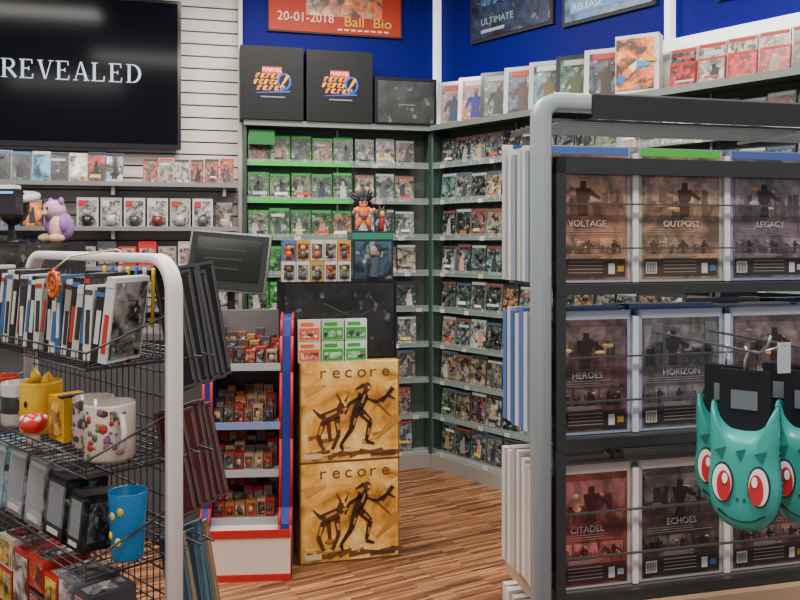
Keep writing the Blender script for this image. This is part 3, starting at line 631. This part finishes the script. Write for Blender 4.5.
def fan(name,z,h,cols,n,dx,dy,yaw0,lean,tilt,w=.05):
    m=MB()
    for k in range(n):
        m.M=Matrix.Translation((-.03-k*dx,.045+dy*k,z+.006-.004*(k%2)))@Matrix.Rotation(rad(yaw0+6*math.sin(k*2)),4,'Z')@Matrix.Rotation(rad(tilt+1.2*math.sin(k*1.7)),4,'X')@Matrix.Rotation(rad(lean),4,'Y')@Matrix.Translation((0,0,.004))
        c=cols[k%len(cols)]; hh=h*(1-.03*(k%3)); e=tuple(q*.8+.05 for q in c)
        m.box((0,0,hh/2),(.010,w,hh),'matteblack',e); m.box((.0055,-.001,hh/2),(.001,w*.84,hh*.95),'matteblack',c)
        m.box((.0062,w*.36,hh/2),(.001,.002,hh*.9),'plain',tuple(q+.10 for q in c))
    m.build(name,LO,LA)
fan('photo_album_collection',LS[0]-.078,.26,[(.010,.010,.012),(.022,.02,.021),(.014,.013,.015)],7,.012,.0225,0,-6,8)
fan('notebook_collection',LS[2]+.05,.225,[(.055,.010,.010),(.035,.006,.006),(.07,.014,.012)],6,.012,.024,0,-5,9)
fan('book_collection',LS[3]-.0,.21,[(.02,.05,.09),(.22,.14,.05),(.015,.04,.07),(.03,.10,.13)],6,.012,.020,0,-6,6)

# ------------------------------------------------------------------ right gondola
RO=(.22,1.25,0); RA=A
BL=(.02,.02,.021); ST=(.28,.32,.35)
m=MB(); L=.95
m.tube(frame_path(L,1.716,.026,1),.02,'paint',ST,square=(.014,.0135))
m.bx(.08,L-.03,-.018,-.0135,1.69,1.728,'matteblack',(.025,.025,.026)); m.bx(.08,L-.03,-.018,.0,1.728,1.7305,'paint',(.12,.12,.125))
m.bx(.02,.036,-.014,.0,.05,1.63,'paint',BL); m.bx(L-.036,L-.02,-.014,0,.05,1.63,'paint',BL)
RS=[1.432,1.19,.945,.70,.45,.2]
m.bx(.02,L-.02,-.014,.0,1.604,1.630,'paint',BL)
for z in RS:
    m.bx(.02,L-.02,-.015,.0,z-.018,z-.002,'paint',BL); m.bx(.02,L-.02,0,.18,z-.008,z-.002,'paint',(.1,.1,.1))
    for dz in (.055,.125): m.bx(.036,L-.036,-.011,-.006,z+dz-.0013,z+dz+.0013,'paint',(.05,.05,.055))
m.bx(.02,L-.02,-.03,.2,.90,.925,'plain',(.4,.26,.16))
m.bx(0,L,-.05,.19,0,.05,'paint',BL)
m.bx(L/2-.02,L/2+.02,.185,.2,.05,1.62,'paint',(.1,.1,.1))
for k in range(8): m.bx(.02,L-.02,.018+k*.022,.021+k*.022,1.69,1.694,'metal',(.2,.2,.2))
for xx in (.03,.5,L-.03): m.bx(xx-.004,xx+.004,.0,.19,1.685,1.69,'metal',(.2,.2,.2))
m.build('gondola_rack',RO,RA)
TT=iter(['VOLTAGE','OUTPOST','LEGACY','RIDGE','DRIFT','HEROES','HORIZON','BATTLE','GARRISON','NIGHTFALL','CITADEL','ECHOES','STORM','RIVALS','UNITY']*3)
def scene(m,x0,x1,z0,z1,f,base,sky):
    w=x1-x0; h=z1-z0
    m.bx(x0,x1,f-.0006,f,z0,z1,'art_brown',sky)
    m.bx(x0,x1,f-.0007,f,z0,z0+h*.3,'art_brown',base)
    x=x0+w*.02
    while x<x1-w*.12:
        bw=R.uniform(.04,.12)*w; bh=R.uniform(.3,.75)*h; m.bx(x,x+bw,f-.0008,f,z0,z0+bh,'art_brown',jit(tuple(q*.75 for q in base),.35)); x+=bw*R.uniform(.8,1.6)
    for k in range(5):
        m.ball((x0+w*R.uniform(.15,.85),f-.0006,z0+h*R.uniform(.15,.8)),(w*R.uniform(.03,.09),.0006,h*R.uniform(.03,.08)),'plain',jit(R.choice([sky,tuple(min(1,q*2.2+.03) for q in base),(.5,.3,.12)]),.3),8)
    xc=x0+w*R.uniform(.35,.65); d=tuple(q*.3 for q in base)
    m.stroke((xc,z0),(xc,z0+h*.5),w*.12,w*.09,f-.0012,'plain',d,.0005); m.stroke((xc,z0+h*.4),(xc,z0+h*.68),w*.16,w*.2,f-.0012,'plain',d,.0006); m.stroke((xc,z0+h*.68),(xc,z0+h*.86),w*.08,w*.07,f-.0012,'plain',d,.0006)
    m.stroke((xc+w*.08,z0+h*.6),(xc+w*.22,z0+h*.45),w*.05,w*.03,f-.0012,'plain',d,.0005)
def backcase(m,x,z,w,h,style,r):
    art,plast,top=style
    y=.006
    m.bx(x,x+w,y,y+.014,z,z+h,'gloss',plast)
    f=y-.0006
    m.bx(x+.006,x+w-.006,f,y,z+.005,z+h-.014,'art_brown',art)
    m.bx(x+.004,x+w-.004,f-.0002,y,z+h-.014,z+h-.002,'plain',top)
    dk=tuple(c*.3 for c in art); lt=tuple(min(1,c*1.2+.05) for c in art); H=.19
    scene(m,x+.010,x+w-.010,z+H*.56,z+H*.90,f,tuple(c*.8+.005 for c in art),lt)
    m.text(next(TT),.015,x+w*.5,f-.001,z+H*.47,'plain',tuple(min(1,c+.2) for c in lt),1,1,90,'CENTER')
    for k in range(3): m.bx(x+.014,x+.014+(w-.03)*R.uniform(.6,1),f-.0008,f,z+H*(.445-.02*k),z+H*(.449-.02*k),'plain',tuple(c*.7+.08 for c in lt))
    for k in range(3): scene(m,x+.010+k*(w-.02)/3,x+.006+(k+1)*(w-.02)/3,z+H*.25,z+H*.375,f,jit(art,.4),jit(lt,.4))
    m.bx(x+.01,x+w-.01,f-.0009,f,z+H*.05,z+H*.2,'plain',tuple(c*.6+.01 for c in dk))
    m.bx(x+.012,x+.032,f-.0012,f,z+H*.07,z+H*.17,'plain',(.45,.42,.4))
    for k in range(6): m.bx(x+.014+k*.0028,x+.0152+k*.0028,f-.0015,f,z+H*.08,z+H*.16,'plain',(.02,.02,.02))
    for k in range(4): m.bx(x+.045,x+w-.05,f-.0012,f,z+H*(.08+.03*k),z+H*(.086+.03*k),'plain',(.25,.22,.2))
    for k in range(5): m.bx(x+.045,x+w-.05-R.uniform(0,.02),f-.0012,f,z+H*(.205+.007*k),z+H*(.208+.007*k),'plain',tuple(c*.8+.1 for c in lt))
    m.bx(x+w-.04,x+w-.029,f-.0012,f,z+H*.07,z+H*.16,'plain',(.5,.48,.46)); m.bx(x+w-.024,x+w-.013,f-.0012,f,z+H*.09,z+H*.14,'plain',R.choice([(.4,.2,.03),(.06,.12,.3),(.35,.35,.35)]))
ROWST=[
 [((.25,.115,.06),(.3,.29,.33),(.06,.12,.34)),((.26,.15,.085),(.3,.32,.28),(.06,.42,.05)),((.13,.09,.10),(.2,.23,.38),(.06,.1,.3))],
 [((.10,.05,.045),(.27,.3,.42),(.4,.42,.5)),((.10,.085,.09),(.3,.33,.46),(.42,.44,.52)),((.11,.065,.06),(.27,.3,.42),(.42,.44,.52))],
 [((.17,.028,.02),(.42,.35,.32),(.5,.43,.38)),((.055,.03,.025),(.38,.33,.3),(.48,.42,.38)),((.085,.032,.03),(.38,.33,.3),(.48,.42,.4))]]
m=MB()
for r,z in enumerate(RS):
    styles=ROWST[min(r,2)]; h=.197 if r else .218
    for c in range(5):
        x=.0+c*.17+.004; w=.155
        backcase(m,x,z,w,h,styles[c%3],r)
        for k in range(7):
            y=.024+k*.0195
            pl=[(.05,.11,.32),(.5,.5,.5),(.07,.15,.38),(.55,.53,.52)][k%4] if r==1 else ([(.55,.5,.46),(.42,.36,.32),(.6,.55,.5)][k%3] if r else [(.45,.46,.48),(.25,.28,.35),(.55,.54,.54)][k%3])
            m.bx(x-.006+R.uniform(-.003,.003),x+w-.006,y,y+.0145,z,z+h+R.uniform(-.01,.008),'gloss',pl)
        m.bx(x+w+.0025,x+w+.0125,.002,.1,z,z+h-.01,'plain',(.7,.65,.62) if r!=1 else (.6,.62,.68))
    if r==0:
        for c in range(5): m.bx(c*.17+.002,c*.17+.16,.165,.17,z,z+.236,'plain',(.6,.57,.53)); m.bx(c*.17+.02,c*.17+.14,.163,.165,z+.228,z+.236,'plain',[(.04,.1,.3),(.05,.35,.06),(.4,.38,.36)][c%3])
m.build('game_case_collection',RO,RA)
TE=(.03,.34,.29)
def chaikin(p,it=2):
    for _ in range(it):
        q=[]
        for i in range(len(p)):
            a=p[i]; b=p[(i+1)%len(p)]; q+=[(a[0]*.8+b[0]*.2,a[1]*.8+b[1]*.2),(a[0]*.2+b[0]*.8,a[1]*.2+b[1]*.8)]
        p=q
    return p
def pouch(x,yo,zt,sc,col,eye,rz=-30,sx0=.82):
    m=MB(); T=Matrix.Translation((x,-yo,zt))@Matrix.Rotation(rad(rz),4,'Z')@Matrix.Diagonal((sc*sx0,sc,sc,1)); m.M=T
    m.bx(-.038,.038,-.004,.008,-.055,.018,'matteblack',(.012,.012,.015)); m.bx(-.02,.02,-.006,-.004,-.028,-.006,'plain',(.12,.14,.16))
    out=[(-.050,-.016),(-.036,-.042),(-.022,-.052),(0,-.054),(.022,-.052),(.036,-.042),(.050,-.016),(.053,-.05),(.050,-.085),(.056,-.12),(.048,-.150),(.028,-.168),(0,-.173),(-.028,-.168),(-.048,-.150),(-.056,-.12),(-.050,-.085),(-.053,-.05)]
    out=chaikin(out[::-1])
    def off(s): return [((px)*s,( -.105+(pz+.105)*s)) for px,pz in out]
    rings=[[Vector((a,y,b)) for a,b in off(s)] for s,y in ((.5,-.0255),(.75,-.0245),(.88,-.021),(.96,-.014),(1,-.004),(1,.006),(.95,.014))]
    n=len(out); nr=len(rings); vs=[p for r in rings for p in r]; fs=[tuple(range(n)),tuple((nr-1)*n+k for k in range(n))[::-1]]
    for i in range(nr-1):
        for k in range(n): l=(k+1)%n; fs.append((i*n+l,i*n+k,(i+1)*n+k,(i+1)*n+l))
    m.add(vs,fs,'paint',col,True)
    for k in range(n):
        a=out[k]; b=out[(k+1)%n]; m.rod((a[0],.001,a[1]),(b[0],.001,b[1]),.0018,'plain',tuple(c*.25 for c in col),5)
    Y=-.0255
    for sx in(-1,1):
        ee=lambda cx,cz,a,b:[(cx+a*math.cos(t),cz+b*math.sin(t)) for t in [i*math.pi/10 for i in range(20)]]
        m.prism(ee(sx*.027,-.112,.0165,.024),Y-.003,Y+.006,'plain',(.02,.03,.03))
        m.prism(ee(sx*.027,-.112,.0145,.0215),Y-.0045,Y+.004,'plain',(.8,.78,.75))
        m.prism(ee(sx*.024,-.115,.0105,.018),Y-.006,Y,'plain',eye)
        m.prism(ee(sx*.022,-.106,.004,.006),Y-.0075,Y,'plain',(.9,.88,.85))
        m.ball((sx*.005,Y-.001,-.130),(.002,.002,.002),'plain',(.01,.05,.04),6)
        m.prism([(sx*.03-.01,-.075),(sx*.03+.008,-.070),(sx*.03+.002,-.085)],Y-.001,Y+.006,'plain',tuple(c*.4 for c in col))
        m.prism([(sx*.045-.003,-.050),(sx*.045+.004,-.050),(sx*.0465,-.034)],-.012,-.004,'plain',tuple(c*.35 for c in col))
    m.prism([(-.007,-.074),(.007,-.07),(0,-.086)],Y-.001,Y+.004,'plain',tuple(c*.4 for c in col))
    sm=[(-.035+.07*i/10,-.146-.010*math.sin(math.pi*i/10)) for i in range(11)]
    for a,b in zip(sm,sm[1:]): m.stroke(a,b,.003,.003,-.0205,'plain',(.01,.05,.04),.004)
    m.tube([(0,0,.015),(.0,-.0,.03),(.004,0,.040),(0,0,.047)],.0022,'metal',(.5,.5,.5))
    m.M=Matrix.Identity(4)
    m.build('character_coin_purse',RO,RA)
m=MB()
for x,z in ((.193,1.352),(.290,1.352),(.36,1.075)):
    m.tube([(x,-.013,z),(x,-.26,z),(x,-.275,z+.012),(x,-.28,z+.025)],.002,'metal',(.35,.35,.37)); m.bx(x-.010,x+.010,-.018,-.0155,z-.015,z+.015,'metal',(.2,.2,.2))
m.bx(.219,.238,-.262,-.26,1.325,1.365,'plain',(.4,.43,.47)); m.rod((.193,-.258,1.352),(.231,-.261,1.362),.0015,'metal',(.4,.4,.4))
m.build('display_hook',RO,RA)
EY=(.5,.02,.03)
pouch(.193,.23,1.305,1.12,TE,EY,-48,.74); pouch(.193,.19,1.307,1.04,(.02,.26,.22),EY,-48,.7); pouch(.290,.235,1.300,1.1,TE,EY,-56,.74); pouch(.290,.19,1.305,1.04,(.22,.015,.02),EY,-50,.74); pouch(.36,.22,1.03,.85,(.6,.45,.04),(.1,.2,.03),-40)
m=MB(); m.tube([(.325+.04*math.cos(t*.2618),-.235,1.42+.068*math.sin(t*.2618)) for t in range(24)],.002,'metal',(.5,.52,.5),6,True)
m.tube([(.285,-.25,1.13),(.30,-.25,1.10),(.34,-.245,1.085),(.355,-.24,1.080)],.0022,'plain',(.6,.6,.52),6); m.build('wire_ring',RO,RA)

# ------------------------------------------------------------------ ceiling lights
def lamp(x,y,sx,sy,p,rz=0):
    m=MB(); m.bx(-sx/2-.03,sx/2+.03,-sy/2-.03,sy/2+.03,-.03,0,'paint',(.8,.8,.8)); m.bx(-sx/2,sx/2,-sy/2,sy/2,-.036,-.03,'lamp',(1,.96,.9))
    ob=m.build('ceiling_light',(x,y,3.299),rz)
    l=bpy.data.lights.new('lamp_glow','AREA'); l.shape='RECTANGLE'; l.size=sx; l.size_y=sy; l.energy=p; l.color=(1,.955,.88)
    lo=bpy.data.objects.new('lamp_glow',l); lo.location=(0,0,-.045); bpy.context.collection.objects.link(lo); lo.parent=ob
lamp(-2.2,3.2,1.2,.3,60,14); lamp(-.5,4.1,1.2,.3,74,14); lamp(.9,2.9,1.2,.3,62,14); lamp(-.9,2.0,1.2,.3,48,14); lamp(.5,.3,1.2,.3,62,14); lamp(-1.6,.4,1.2,.3,54,14)
w=bpy.data.worlds.new('World'); bpy.context.scene.world=w; w.use_nodes=True
bg=w.node_tree.nodes['Background']; bg.inputs['Color'].default_value=(.88,.93,1,1); bg.inputs['Strength'].default_value=.6
# ------------------------------------------------------------------ camera
cd=bpy.data.cameras.new('camera'); cd.lens=36; cd.sensor_width=36; cd.shift_y=-.075; cd.clip_start=.05
co=bpy.data.objects.new('camera',cd); co.location=(0,0,1.5); co.rotation_euler=(rad(90),0,0); bpy.context.collection.objects.link(co)
bpy.context.scene.camera=co
